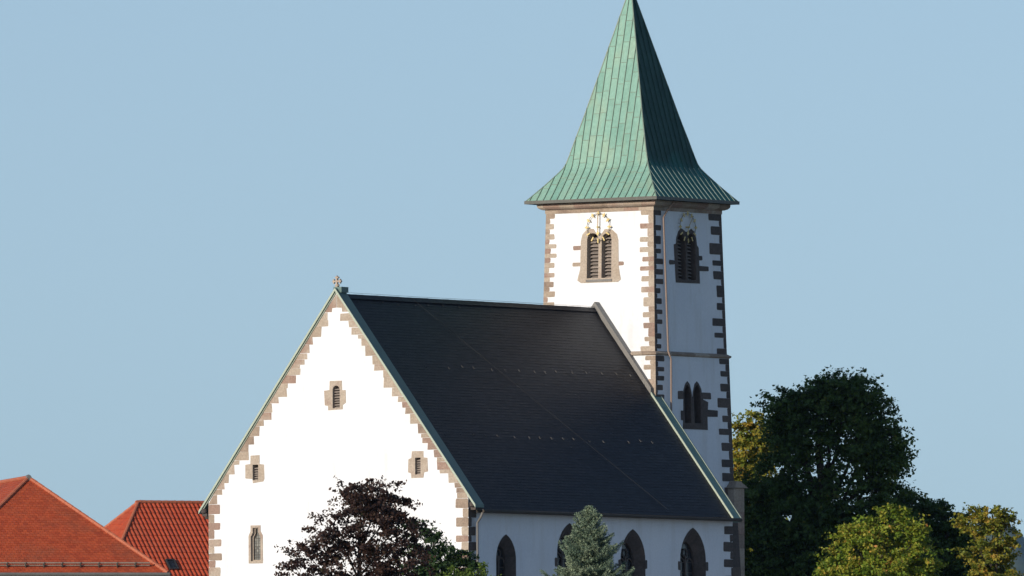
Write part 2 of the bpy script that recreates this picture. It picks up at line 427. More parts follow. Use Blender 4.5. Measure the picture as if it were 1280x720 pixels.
# quoins at the far end of the side wall
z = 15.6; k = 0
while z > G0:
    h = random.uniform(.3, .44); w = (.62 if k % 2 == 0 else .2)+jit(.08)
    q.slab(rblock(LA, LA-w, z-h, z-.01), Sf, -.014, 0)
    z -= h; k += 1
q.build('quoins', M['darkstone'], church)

# small gable windows: stone surround > louvers
def gable_window(blocks_outline, op, lv):
    s = MB(); s.slab(blocks_outline, Gf, -.016, .0, [op], hd=.35, r=.62+jit(.1)); o = s.build('gable_window', M['stone'], church)
    b = MB(); b.slab(grow(op,1.02), Gf, .34, .35, r=.5, sides=False); b.build('void_shade', M['dark'], o)  # near-black sheet stands in for the unlit hollow behind the opening
    l = MB(); louvers(l, op, Gf, lv, .10, .24, .05); l.build('louvers', M['louver'], o)
    return o
gable_window(irregular([(6.2,20.1),(6.93,20.08),(6.94,20.25),(7.1,20.28),(7.12,20.88),(6.86,20.9),(6.84,21.27),(6.25,21.27),(6.23,20.88),(6.05,20.88),(6.04,20.36),(6.2,20.28)], .008), gw_top, .105)
gable_window(irregular([(10.2,17.26),(10.72,17.2),(10.74,17.36),(11.1,17.4),(11.1,17.95),(10.84,17.98),(10.83,18.33),(10.38,18.34),(10.38,17.97),(10.17,17.95),(10.15,17.36)], .008), gw_left, .09)
gable_window(irregular([(2.2,17.24),(2.8,17.24),(2.82,17.44),(2.96,17.48),(2.95,18.0),(2.8,18.05),(2.76,18.33),(2.2,18.33),(2.2,18.06),(2.0,18.04),(1.98,17.5),(2.18,17.46)], .008), gw_right, .09)
s = MB()
s.slab(gw_lead_o, Gf, -.02, .0, [gw_lead], hd=.16, r=.65)
inner2 = [(x + (.05 if x < 10.6 else -.05), z + (.05 if z < 14.5 else -.04)) for x, z in gw_lead]
s.slab(gw_lead, Gf, .10, .2, [inner2], hd=.22, r=.55, sides=True)
o = s.build('leaded_window', M['stone'], church)
g_ = MB(); 
for i in range(4):
    for j in range(12):
        x0 = 10.40+i*.10; z0 = 14.06+j*.112
        g_.slab([(x0,z0),(x0+.1,z0),(x0+.1,z0+.112),(x0,z0+.112)], Gf, .2+jit(.002), .21, sides=False)
g_.build('glass', M['glass'], o)
l = MB()
for i in range(5): l.bar(Gf(10.40+i*.10, 14.02, .193), Gf(10.40+i*.10, 15.4, .193), .012, .012)
for j in range(13): l.bar(Gf(10.36, 14.06+j*.112, .19), Gf(10.84, 14.06+j*.112, .19), .012, .012)
for j in (2, 5, 8): l.bar(Gf(10.36, 14.06+j*.112, .18), Gf(10.84, 14.06+j*.112, .18), .02, .02)
l.build('lead_bars', M['iron'], o)
# west door behind the trees
d = MB(); d.slab(grow(gd,1.02), Gf, .3, .34, r=.5, sides=False)
do = d.build('door', M['soffit'], church)
d = MB(); d.slab(grow(gd,1.22), Gf, -.03, 0, [gd], hd=.3, r=.4); d.build('door_surround', M['stone'], do)
d = MB(); d.tube([Gf(6.35,8.9,.27), Gf(6.35,8.9,.22), Gf(6.35,9.05,.22), Gf(6.35,9.05,.27)], .015, 6); d.build('handle', M['iron'], do)

# --- roof: slates laid in courses
def tiled(name, O, U, V, Nn, w, ln, tw, tl, lift, m, parent, prof=None, clip=(), wob=.0, under=True, rr=None):
    """U along the eave, V up the slope, Nn outward normal; O at the eave's start; rows overlap"""
    O, U, V, Nn = (Vector(t) for t in (O, U, V, Nn))
    mb = MB(); nr = int(math.ceil(ln/tl)); nc = int(math.ceil(w/tw))
    prof = prof or [(0, 0), (1, 0)]
    for j in range(nr):
        v0 = j*tl; v1 = min(v0+tl, ln)
        off = (j % 2)*tw*.5 if len(prof) == 2 else 0
        for i in range(-1 if off else 0, nc):
            u0 = i*tw+off
            r = random.random(); lf = lift + jit(wob); lf2 = jit(wob*.4)
            gap = .004 if len(prof) == 2 else 0
            for k in range(len(prof)-1):
                p0, h0 = prof[k]; p1, h1 = prof[k+1]
                ua = min(max(u0+p0*tw+gap, 0), w); ub = min(max(u0+p1*tw-(gap if k == len(prof)-2 else 0), 0), w)
                if ub-ua < 1e-3: continue
                A = O+U*ua+V*v0+Nn*(lf+h0); B = O+U*ub+V*v0+Nn*(lf+h1)
                Cc = O+U*ub+V*v1+Nn*(h1+lf2); Dd = O+U*ua+V*v1+Nn*(h0+lf2)
                mb.face([A, B, Cc, Dd], r)
                mb.face([O+U*ua+V*v0+Nn*(h0-.01), O+U*ub+V*v0+Nn*(h1-.01), B, A], r)
    if under:
        mb.face([O-Nn*.02, O+U*w-Nn*.02, O+U*w+V*ln-Nn*.02, O+V*ln-Nn*.02], .5)
    me = bpy.data.meshes.new(name); me.from_pydata([tuple(x) for x in mb.v], [], mb.f)
    a = me.attributes.new('rnd', 'FLOAT', 'FACE'); a.data.foreach_set('value', mb.r)
    if clip:
        bm = bmesh.new(); bm.from_mesh(me)
        for co, no in clip:
            bmesh.ops.bisect_plane(bm, geom=bm.verts[:]+bm.edges[:]+bm.faces[:], plane_co=co, plane_no=no, clear_outer=True)
        bm.to_mesh(me); bm.free()
    me.materials.append(m)
    o = bpy.data.objects.new(name, me); COL.objects.link(o); o.parent = parent
    return o
sl_len = math.hypot(1, SL)*(BC+.35)
V = Vector((0, 1, SL)).normalized(); Nr = Vector((0, -SL, 1)).normalized()
tiled('nave_roof', L3(.40, -.35, zr(-.35)), (1,0,0), V, Nr, LN-.38, sl_len, .26, .15, .006, M['slate'], church, wob=.003)
tiled('nave_roof', L3(.40, 2*BC+.35, zr(-.35)), (1,0,0), (0,-V.y,V.z), (0,-Nr.y,Nr.z), LN-.38, sl_len, .26, .15, .006, M['slate'], church, wob=.003)
mb = MB()
x = .42
while x < LN:
    x1 = min(x+.5, LN+.0)
    for sg in (1, -1):
        mb.hexa([L3(x, BC, ZR+.035), L3(x1-.01, BC, ZR+.035), L3(x1-.01, BC-sg*.14, ZR-.14), L3(x, BC-sg*.14, ZR-.14),
                 L3(x, BC, ZR+.06), L3(x1-.01, BC, ZR+.06+jit(.008)), L3(x1-.01, BC-sg*.16, ZR-.125), L3(x, BC-sg*.16, ZR-.125)])
    x = x1
mb.build('ridge_capping', M['slate'], church)

# --- verge copings
def chev(t0, t1, b_end, b_top=BC):                      # right-hand half between two heights above the roof line
    return [(b_end, zr(b_end)+t0), (b_top, zr(b_top)+t0), (b_top, zr(b_top)+t1), (b_end, zr(b_end)+t1)]
def mirror(P): return [(2*BC-x, y) for x, y in P][::-1]
mb = MB()
for mm in (lambda P: P, mirror):
    mb.slab(mm(chev(.15, .27, -.42)), Gf, -.09, .50, back=True, r=.3)
    mb.slab(mm(chev(-.05, .15, -.35)), Gf, .44, .47, back=True, r=.6)
mb.build('gable_coping', M['cap'], church)
mb = MB()
for mm in (lambda P: P, mirror):
    mb.slab(mm(chev(.16, .285, -.43)), Gf, -.125, -.09, back=True, r=.6)
    mb.slab(mm(chev(.085, .15, -.30)), Gf, -.05, -.0, back=True, r=.3)
mb.build('coping_edge', M['edge'], church)
mb = MB()
mb.box(L3(.06, BC-.2, ZR+.1), L3(.55, BC+.2, ZR+.33)); mb.build('saddle_stone', M['cap'], church)
# far verge: stone part against the tower, copper trough below
mb = MB()
for mm in (lambda P: P, mirror):
    mb.slab(mm(chev(-.1, .30, 3.66)), Gf, LN, LN+.34, back=True, r=.7)
mb.build('tower_coping', M['lead'], church)
for mm in (lambda P: P, mirror):
    mb = MB(); mb.slab(mm(chev(-.1, .09, -.42, 3.66)), Gf, LN+.04, LN+.56, back=True, r=.4)
    tr_ = mb.build('verge_trough', M['gutter'], church)
    for d0 in (LN, LN+.56):
        e_ = MB(); e_.slab(mm(chev(-.05, .135, -.44, 3.66)), Gf, d0, d0+.05, back=True, r=.5)
        e_.build('trough_edge', M['edge'], tr_)
M['trough'] = mat('verdigris_trough', [(.10,.20,.17),(.16,.28,.24)], .5, bump=.1, vary=.25, nmix=.6, scale=1.2)
for o_ in church.children:
    if o_.name.startswith('verge_trough'): o_.data.materials[0] = M['trough']

# eave board, gutter, downpipe
mb = MB(); mb.box(L3(.45, -.33, 15.80), L3(LA-.02, -.02, 15.92), .3); mb.box(L3(.45, 2*BC+.02+.02, 15.80), L3(LA-.02, 2*BC+.33, 15.92), .3)
mb.build('eave_board', M['soffit'], church)
mb = MB()
for bb in (-.42, 2*BC+.42):
    mb.tube([L3(.42, bb, 15.86), L3(LA, bb, 15.84)], .075, 10)
mb.build('gutter', M['soffit'], church)
mb = MB(); mb.tube([L3(.46,-.38,15.80), L3(.46,-.30,15.62), L3(.47,-.11,15.38), L3(.47,-.11,G0)], .05, 10); mb.build('downpipe', M['lead'], church)
for bb in (-.22, 2*BC+.22):                             # kneeler knobs under the copings
    mb = MB()
    mb.tube([L3(-.02, bb, 16.04), L3(-.02, bb, 16.20)], .12, 10)
    mb.box(L3(.02, bb-.12, 15.90), L3(.42, bb+.12, 16.04), .1)
    mb.build('kneeler', M['darkstone'], church)

# snow hooks on the slope, lightning conductor
mb = MB()
def slope_pt(a, t, h=0.): 
    b = BC - (BC+.35)*t
    return Vector(L3(a, b, zr(b))) + Nr*h
for t, a0, a1 in ((.035, 1.2, 11.6), (.33, 3.0, 17.9), (.655, 1.2, 17.9)):
    a = a0
    while a < a1:
        if random.random() < .9:
            tt = t + jit(.006); p = slope_pt(a, tt, .02)
            hook = MB()
            hook.tube([p+V*.12, p, p+Nr*.06-V*.0, p+Nr*.06+V*.04], .008, 4)
            hook.bar(p+Vector((-.03,0,0))+Nr*.035, p+Vector((.03,0,0))+Nr*.035, .014, .014)
            hook.build('snow_hook', M['hook'], church)
        a += random.uniform(.75, 1.25)
mb.tube([slope_pt(5.2, .0, .05), slope_pt(9.4,.47,.04), slope_pt(13.9, .97, .04)], .006, 4, r=.5)
mb.tube([L3(.6, BC, ZR+.12), L3(6, BC, ZR+.10), L3(12, BC, ZR+.11), L3(LN, BC, ZR+.1)], .008, 4, r=.5)
mb.build('lightning_conductor', M['wire'], church)

# finial cross on the gable
mb = MB(); cz = 25.31
mb.slab([(BC+.09+x, z) for x, z in ((-.10,25.0),(.10,25.0),(.06,25.08),(.035,25.2),(-.035,25.2),(-.06,25.08))], Gf, .10, .24, back=True, r=.5)
cb_ = BC+.09
for ang in (0, 90, 180, 270):
    c_, s_ = math.cos(R(ang)), math.sin(R(ang))
    P = [(-.035,.0),(.035,.0),(.03,.12),(.085,.13),(.095,.175),(.045,.185),(.0,.235),(-.045,.185),(-.095,.175),(-.085,.13),(-.03,.12)]
    mb.slab([(cb_+x*c_-y*s_, cz+x*s_+y*c_) for x, y in P], Gf, .125+.001*ang/90, .215-.001*ang/90, back=True, r=.6)
mb.build('stone_cross', M['stone'], church)

# end buttress and a stub behind the tower
mb = MB()
def course_block(a0f, a1f, b0, b1, z0, z1, step=.42):
    z = z0
    while z < z1-.05:
        zz = min(z+step*random.uniform(.8,1.2), z1); r = random.random()
        mb.hexa([L3(a0f(z),b0,z),L3(a1f(z),b0,z),L3(a1f(z),b1,z),L3(a0f(z),b1,z),L3(a0f(zz),b0,zz-.006),L3(a1f(zz),b0,zz-.006),L3(a1f(zz),b1,zz-.006),L3(a0f(zz),b1,zz-.006)], r)
        z = zz
course_block(lambda z: LA+.005, lambda z: LA+.55+(16-z)*.10, .12, 1.0, G0, 15.9)
mb.build('buttress', M['darkstone'], church)
mb = MB()
course_block(lambda z: 23.7, lambda z: 24.45, 3.1, 4.0, G0, 17.35, .5)
mb.hexa([L3(23.6,3.0,17.35),L3(24.6,3.0,17.35),L3(24.6,4.1,17.35),L3(23.6,4.1,17.35),L3(23.9,3.1,17.62),L3(24.2,3.1,17.62),L3(24.2,4.1,17.72),L3(23.9,4.1,17.72)], .2)
mb.build('buttress', M['stone'], church)

# ------------------------------------------------------------------ tower
CA, CB = 21.35, 6.51
ZS0, ZS1 = 22.77, 22.92
def hA(z): return 2.60 + (25-z)*.025 + (.06 if z < ZS0+.05 else 0)
def hB(z): return 2.81 + (25-z)*.025 + (.06 if z < ZS0+.05 else 0)
def Tf(b, z, d): return L3(CA-hA(z)+d, b, z)
def Tr(a, z, d): return L3(a, CB-hB(z)+d, z)
def Tb(b, z, d): return L3(CA+hA(z)-d, b, z)
def Tl(a, z, d): return L3(a, CB+hB(z)-d, z)
LT = [lancet(6.83, .29, 26.05, 27.93, rise=1.0), lancet(6.13, .25, 26.05, 27.90, rise=1.0)]
RT = [lancet(20.82, .29, 25.98, 27.90, rise=1.2), lancet(21.54, .30, 25.98, 27.92, rise=1.2)]
RL = [lancet(20.90, .24, 20.0, 21.60, rise=1.8), lancet(21.62, .24, 20.0, 21.62, rise=1.8)]
mb = MB(); ZT = 28.95
for fn, c, h, hu, hl in ((Tf, CB, hB, LT, []), (Tr, CA, hA, RT, RL), (Tb, CB, hB, [], []), (Tl, CA, hA, [], [])):
    zb = ZS0+.06
    mb.slab([(c-h(zb),zb),(c+h(zb),zb),(c+h(ZT),ZT),(c-h(ZT),ZT)], fn, 0, .3, [grow(o_,1.02) for o_ in hu], hd=.5, r=.5, sides=False)
    mb.slab([(c-h(G0),G0-.5),(c+h(G0),G0-.5),(c+h(ZS0),ZS0),(c-h(ZS0),ZS0)], fn, 0, .3, [grow(o_,1.02) for o_ in hl], hd=.5, r=.5, sides=False)
mb.build('tower_wall', M['plaster'], church)

# tower quoins: thin long stones alternating with short ones
q = MB()
def tower_quoins(fn, c, h, sgn, zlo, zhi, ws, wl, hs=(.17,.24), hl_=(.18,.24), rb=None):
    z = zhi; k = 0
    while z > zlo+.1:
        long_ = k % 2 == 0
        hh = random.uniform(*(hl_ if long_ else hs))
        if random.random() < .08: hh *= 1.8
        z0 = max(z-hh, zlo); w = random.uniform(*(wl if long_ else ws))
        e0, e1 = c+sgn*h(z0), c+sgn*h(z)
        c_ = .035
        P = [(e0, z0), (e0-sgn*(w-c_), z0), (e0-sgn*w, z0+c_), (e1-sgn*w, z-c_), (e1-sgn*(w-c_), z-.004), (e1, z-.004)]
        P = [(x+(jit(.014) if 0 < i < 5 else 0), y) for i, (x, y) in enumerate(P)]
        q.slab(P, fn, -.012, 0, r=rb() if rb else None)
        z -= hh; k += 1
for z0, z1 in ((ZS1, 28.80), (16.0, ZS0-.02)):
    q = MB()
    tower_quoins(Tf, CB, hB, -1, z0, z1, (.24,.34), (.50,.72))
    q.build('tower_quoins', M['stone'], church); q = MB()
    tower_quoins(Tf, CB, hB, 1, z0, z1, (.20,.30), (.42,.62))
    q.build('tower_quoins', M['stone'], church); q = MB()
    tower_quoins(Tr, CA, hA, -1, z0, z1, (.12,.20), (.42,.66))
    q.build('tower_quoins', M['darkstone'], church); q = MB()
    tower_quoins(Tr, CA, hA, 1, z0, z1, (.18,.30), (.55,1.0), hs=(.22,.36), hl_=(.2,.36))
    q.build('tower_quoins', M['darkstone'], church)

def ring_blocks(mb, prof, blk):
    """stone band round the tower: prof = [(z, offset)...], split in blocks along each side"""
    for side in range(4):
        c = [CB, CA, CB, CA][side]
        def P(t, z, off):
            ha, hb = hA(ZS1+.1 if z < 24 else z)+off, hB(ZS1+.1 if z < 24 else z)+off
            if side == 0: return L3(CA-ha, CB-hb+2*hb*t, z)
            if side == 1: return L3(CA-ha+2*ha*t, CB-hb, z)
            if side == 2: return L3(CA+ha, CB-hb+2*hb*t, z)
            return L3(CA-ha+2*ha*t, CB+hb, z)
        t = 0
        while t < 1:
            t1 = min(1, t+random.uniform(*blk));
            if 1-t1 < .05: t1 = 1
            r = random.random()
            for i in range(len(prof)-1):
                (z0, o0), (z1, o1) = prof[i], prof[i+1]
                mb.face([P(t,z0,o0), P(t1,z0,o0), P(t1,z1,o1), P(t,z1,o1)], r)
            t = t1
mb = MB()
ring_blocks(mb, [(28.80,0),(28.80,.03),(28.955,.035)], (.08,.2))
ring_blocks(mb, [(28.955,.035),(28.96,.10),(29.0,.20),(29.06,.27),(29.13,.29),(29.20,.29),(29.20,0)], (.07,.16))
mb.build('cornice', M['stone'], church)
mb = MB()
ring_blocks(mb, [(22.74,.0),(22.76,.07),(22.80,.14),(22.86,.15),(22.95,.0)], (.1,.25))
mb.build('string_course', M['stone'], church)

# belfry windows
def tower_window(name, outline, ops, fn, arms, lv=None, mull=None, stone='stone'):
    s = MB(); s.slab(outline, fn, -.02, 0, ops, hd=.42, r=.55)
    for A in arms: s.slab(rblock(*A), fn, -.016, 0)
    o = s.build(name, M[stone], church)
    b = MB()
    for op in ops: b.slab(grow(op,1.02), fn, .45, .46, r=.5, sides=False)
    b.build('void_shade', M['dark'], o)  # darkness inside the tower, painted as a sheet
    if lv:
        l = MB()
        for op in ops: louvers(l, op, fn, lv, .20, .38, .10)
        l.build('louvers', M['louver'], o)
    return o
oL = tower_window('belfry_window', irregular([(5.40,25.98),(5.55,25.86),(7.42,25.86),(7.60,25.98),(7.56,26.12),(7.46,26.45),(7.44,27.6),(7.36,27.88),(7.16,28.08),(6.98,28.12),(6.80,28.10),(6.66,27.92),(6.50,27.80),(6.36,27.94),(6.24,28.08),(6.06,28.10),(5.84,28.04),(5.62,27.86),(5.54,27.6),(5.52,26.5),(5.44,26.16)], .008),
    LT, Tf, [(7.42,7.83,27.25,27.42),(7.42,7.86,26.56,26.72),(5.54,5.26,26.55,26.71)], .148)
sill = MB(); sill.hexa([Tf(5.84,25.90,-.05),Tf(7.14,25.90,-.05),Tf(7.14,25.90,.3),Tf(5.84,25.90,.3),Tf(5.84,25.99,-.05),Tf(7.14,25.99,-.05),Tf(7.14,26.08,.3),Tf(5.84,26.08,.3)], .5)
sill.build('sill', M['lead'], oL)
oR = tower_window('belfry_window', irregular([(20.36,25.84),(22.12,25.84),(22.10,27.32),(21.98,27.45),(21.93,27.75),(21.80,27.98),(21.58,28.12),(21.36,28.0),(21.18,27.96),(21.0,28.05),(20.82,28.12),(20.62,27.97),(20.48,27.7),(20.44,27.45),(20.27,27.42)], .008),
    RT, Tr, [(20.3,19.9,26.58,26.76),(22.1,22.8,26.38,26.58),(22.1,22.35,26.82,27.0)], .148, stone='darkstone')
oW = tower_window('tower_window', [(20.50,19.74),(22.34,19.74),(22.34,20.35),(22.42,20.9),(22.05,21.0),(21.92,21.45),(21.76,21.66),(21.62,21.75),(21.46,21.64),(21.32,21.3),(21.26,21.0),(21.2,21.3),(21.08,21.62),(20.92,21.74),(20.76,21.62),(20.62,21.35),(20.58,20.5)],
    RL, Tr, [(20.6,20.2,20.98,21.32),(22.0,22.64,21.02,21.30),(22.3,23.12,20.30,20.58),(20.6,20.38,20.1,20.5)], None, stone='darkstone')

# clocks: open gilded ring > numerals, hands
def clock(fn, c, zc, rad, minute, hour, sgn):
    D = -.09
    def P(ang, r_, dd=0.): return Vector(fn(c + sgn*math.sin(R(ang))*r_, zc + math.cos(R(ang))*r_, D+dd))
    m = MB(); m.tube([P(i*7.5, rad) for i in range(49)], .012, 5, caps=False)
    for i in (0, 90, 180, 270): m.tube([P(i+15, rad), Vector(fn(c+sgn*math.sin(R(i+15))*rad, zc+math.cos(R(i+15))*rad, 0))], .012, 4)
    o = m.build('clock', M['iron'], church)
    nrm = (Vector(fn(c, zc, -1))-Vector(fn(c, zc, 0))).normalized()
    g = MB()
    for k in range(12):
        a = k*30; g.bar(P(a, rad-.10, -.015), P(a, rad+.09, -.015), .055, .02, nrm)
        if k not in (4, 5, 6, 7, 8):
            u = (P(a+90, 1)-P(a-90, 1)).normalized()
            g.bar(P(a, rad, -.03)-u*.075, P(a, rad, -.03)+u*.075, .045, .015, nrm)
    g.build('numerals', M['gold'], o)
    h = MB(); h.bar(P(minute+180, .12, -.05), P(minute, rad+.02, -.05), .045, .012, nrm); h.build('minute_hand', M['hand'], o)
    h = MB(); h.bar(P(hour, 0, -.035), P(hour, .2, -.035), .05, .012, nrm)
    p0, p1, p2 = P(hour,.16,-.035), P(hour,.26,-.035), P(hour,.36,-.035)
    u = (P(hour+90, 1)-P(hour-90, 1)).normalized()*.08
    h.hexa([p0-nrm*.006, p1+u-nrm*.006, p2-nrm*.006, p1-u-nrm*.006, p0+nrm*.006, p1+u+nrm*.006, p2+nrm*.006, p1-u+nrm*.006]); 
    h.tube([P(0,0,-.10), P(0,0,.14)], .035, 8)
    h.build('hour_hand', M['gold'], o)
clock(Tf, 6.51, 28.17, .57, 0, 180, -1)
clock(Tr, 21.22, 28.17, .57, 38, 190, 1)

# downpipe on the tower's right face
mb = MB(); mb.tube([L3(19.75,CB-hB(29)-.42,29.15), L3(19.6,CB-hB(29)-.12,28.72), L3(19.42,CB-hB(28)-.09,28.5), L3(19.44,CB-hB(23)-.16,22.95), L3(19.46,CB-hB(22)-.20,22.6), L3(19.46,CB-hB(18)-.1,18.0)], .042, 8)
mb.build('downpipe', M['pipe'], church)

# spire
SA, SB = 21.30, 6.56
PROF = [(29.33,3.02,3.30),(29.52,2.85,3.13),(30.0,2.45,2.71),(30.50,2.06,2.31),(30.70,1.925,2.16),(30.90,1.84,2.06),(31.3,1.745,1.93),(31.87,1.61,1.77),(32.74,1.39,1.51),(38.35,.0,.0)]
def clip_poly(P, f):                                     # keep f(p) >= 0
    out = []
    for i in range(len(P)):
        a = P[i]; b = P[(i+1) % len(P)]; fa = f(a); fb = f(b)
        if fa >= 0: out.append(a)
        if fa*fb < 0:
            t = fa/(fa-fb); out.append((a[0]+(b[0]-a[0])*t, a[1]+(b[1]-a[1])*t))
    return out
for side in range(4):
    mb = MB(); sm = MB(); sd_ = MB()
    def hw(z):
        for i in range(len(PROF)-1):
            z0, a0, b0 = PROF[i]; z1, a1, b1 = PROF[i+1]
            if z0 <= z <= z1+1e-9:
                t = (z-z0)/(z1-z0); ha = a0+(a1-a0)*t; hb = b0+(b1-b0)*t
                return (ha, hb)
        return (0, 0)
    def P3(u, z, n=0.):
        ha, hb = hw(min(max(z, 29.33), 38.35))
        if side == 0: return L3(SA-ha-n, SB+u, z+n*.25)
        if side == 1: return L3(SA+u, SB-hb-n, z+n*.25)
        if side == 2: return L3(SA+ha+n, SB+u, z+n*.25)
        return L3(SA+u, SB+hb+n, z+n*.25)
    wi = 1 if side in (0, 2) else 0
    step = .345; nn = 11
    for j in range(-nn, nn):
        u0 = j*step; u1 = u0+step
        laps = []; z = 29.33+random.uniform(.3, 1.2)
        while z < 38.3: laps.append(z); z += random.uniform(.85, .98)
        rp_ = random.random()
        for i in range(len(PROF)-1):
            z0, z1 = PROF[i][0], PROF[i+1][0]
            cuts = [z0]+[l_ for l_ in laps if z0 < l_ < z1]+[z1]
            w0, w1 = hw(z0)[wi], hw(z1)[wi]
            wf = lambda z_, z0=z0, z1=z1, w0=w0, w1=w1: w0+(w1-w0)*(z_-z0)/(z1-z0)
            for ci in range(len(cuts)-1):
                if cuts[ci] in laps:
                    rp_ = random.random()
                za, zb = cuts[ci], cuts[ci+1]
                Q = [(u0,za),(u1,za),(u1,zb),(u0,zb)]
                Q = clip_poly(Q, lambda p: wf(p[1])-p[0])
                if len(Q) > 2: Q = clip_poly(Q, lambda p: p[0]+wf(p[1]))
                if len(Q) > 2: mb.face([P3(*p) for p in Q], rp_)
        for l_ in laps:
            w = hw(l_)[wi]; a_, b_ = max(u0, -w), min(u1, w)
            if b_-a_ > .03 and side in (0, 3): sm.bar(P3(a_, l_, .004), P3(b_, l_, .004), .022, .022, (0,0,1))
    for j in range(-nn, nn+1):
        u = j*step; path = []
        for i, (z, a_, b_) in enumerate(PROF):
            w = (a_, b_)[wi]
            if abs(u) <= w: path.append(P3(u, z, .015))
            else:
                if i:
                    zp, ap, bp = PROF[i-1]; wp = (ap, bp)[wi]
                    if abs(u) < wp: zz = zp+(z-zp)*(wp-abs(u))/(wp-w); path.append(P3(u, zz, .015))
                break
        for i in range(len(path)-1):
            (sm if side in (0,3) or path[i][2] < 30.6-G0 else sd_).bar(path[i], path[i+1], .024 if side in (0,3) else .015, .045, (-1,0,.3) if side in (0,2) else (0,-1,.3))
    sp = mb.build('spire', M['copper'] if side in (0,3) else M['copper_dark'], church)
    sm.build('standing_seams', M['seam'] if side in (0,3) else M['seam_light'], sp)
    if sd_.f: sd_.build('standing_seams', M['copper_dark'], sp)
for sa, sb in ((-1,-1),(-1,1),(1,-1),(1,1)):
    mb = MB(); mb.tube([L3(SA+sa*a_, SB+sb*b_, z+.0) for z, a_, b_ in PROF], .03, 6); mb.build('hip_roll', M['seam'], church)
mb = MB(); mb.tube([L3(SA,SB,38.2), L3(SA,SB,38.9), L3(SA,SB,40.2)], [.06,.03,.015], 8)
mb.build('spire_finial', M['seam'], church)
mb = MB()
a_, b_ = PROF[0][1], PROF[0][2]
def frame(mb, a0, b0, a1, b1, z0, z1):
    for (p0, p1) in (((-a1,-b1),(-a0,b1)), ((a0,-b1),(a1,b1)), ((-a0,-b1),(a0,-b0)), ((-a0,b0),(a0,b1))):
        mb.box(L3(SA+p0[0],SB+p0[1],z0), L3(SA+p1[0],SB+p1[1],z1))
frame(mb, a_-.04, b_-.04, a_+.05, b_+.05, 29.21, 29.345); mb.build('eave_gutter', M['gutter'], church)
mb = MB(); mb.box(L3(SA-a_+.04,SB-b_+.04,29.24), L3(SA+a_-.04,SB+b_-.04,29.31)); mb.build('soffit', M['soffit'], church)

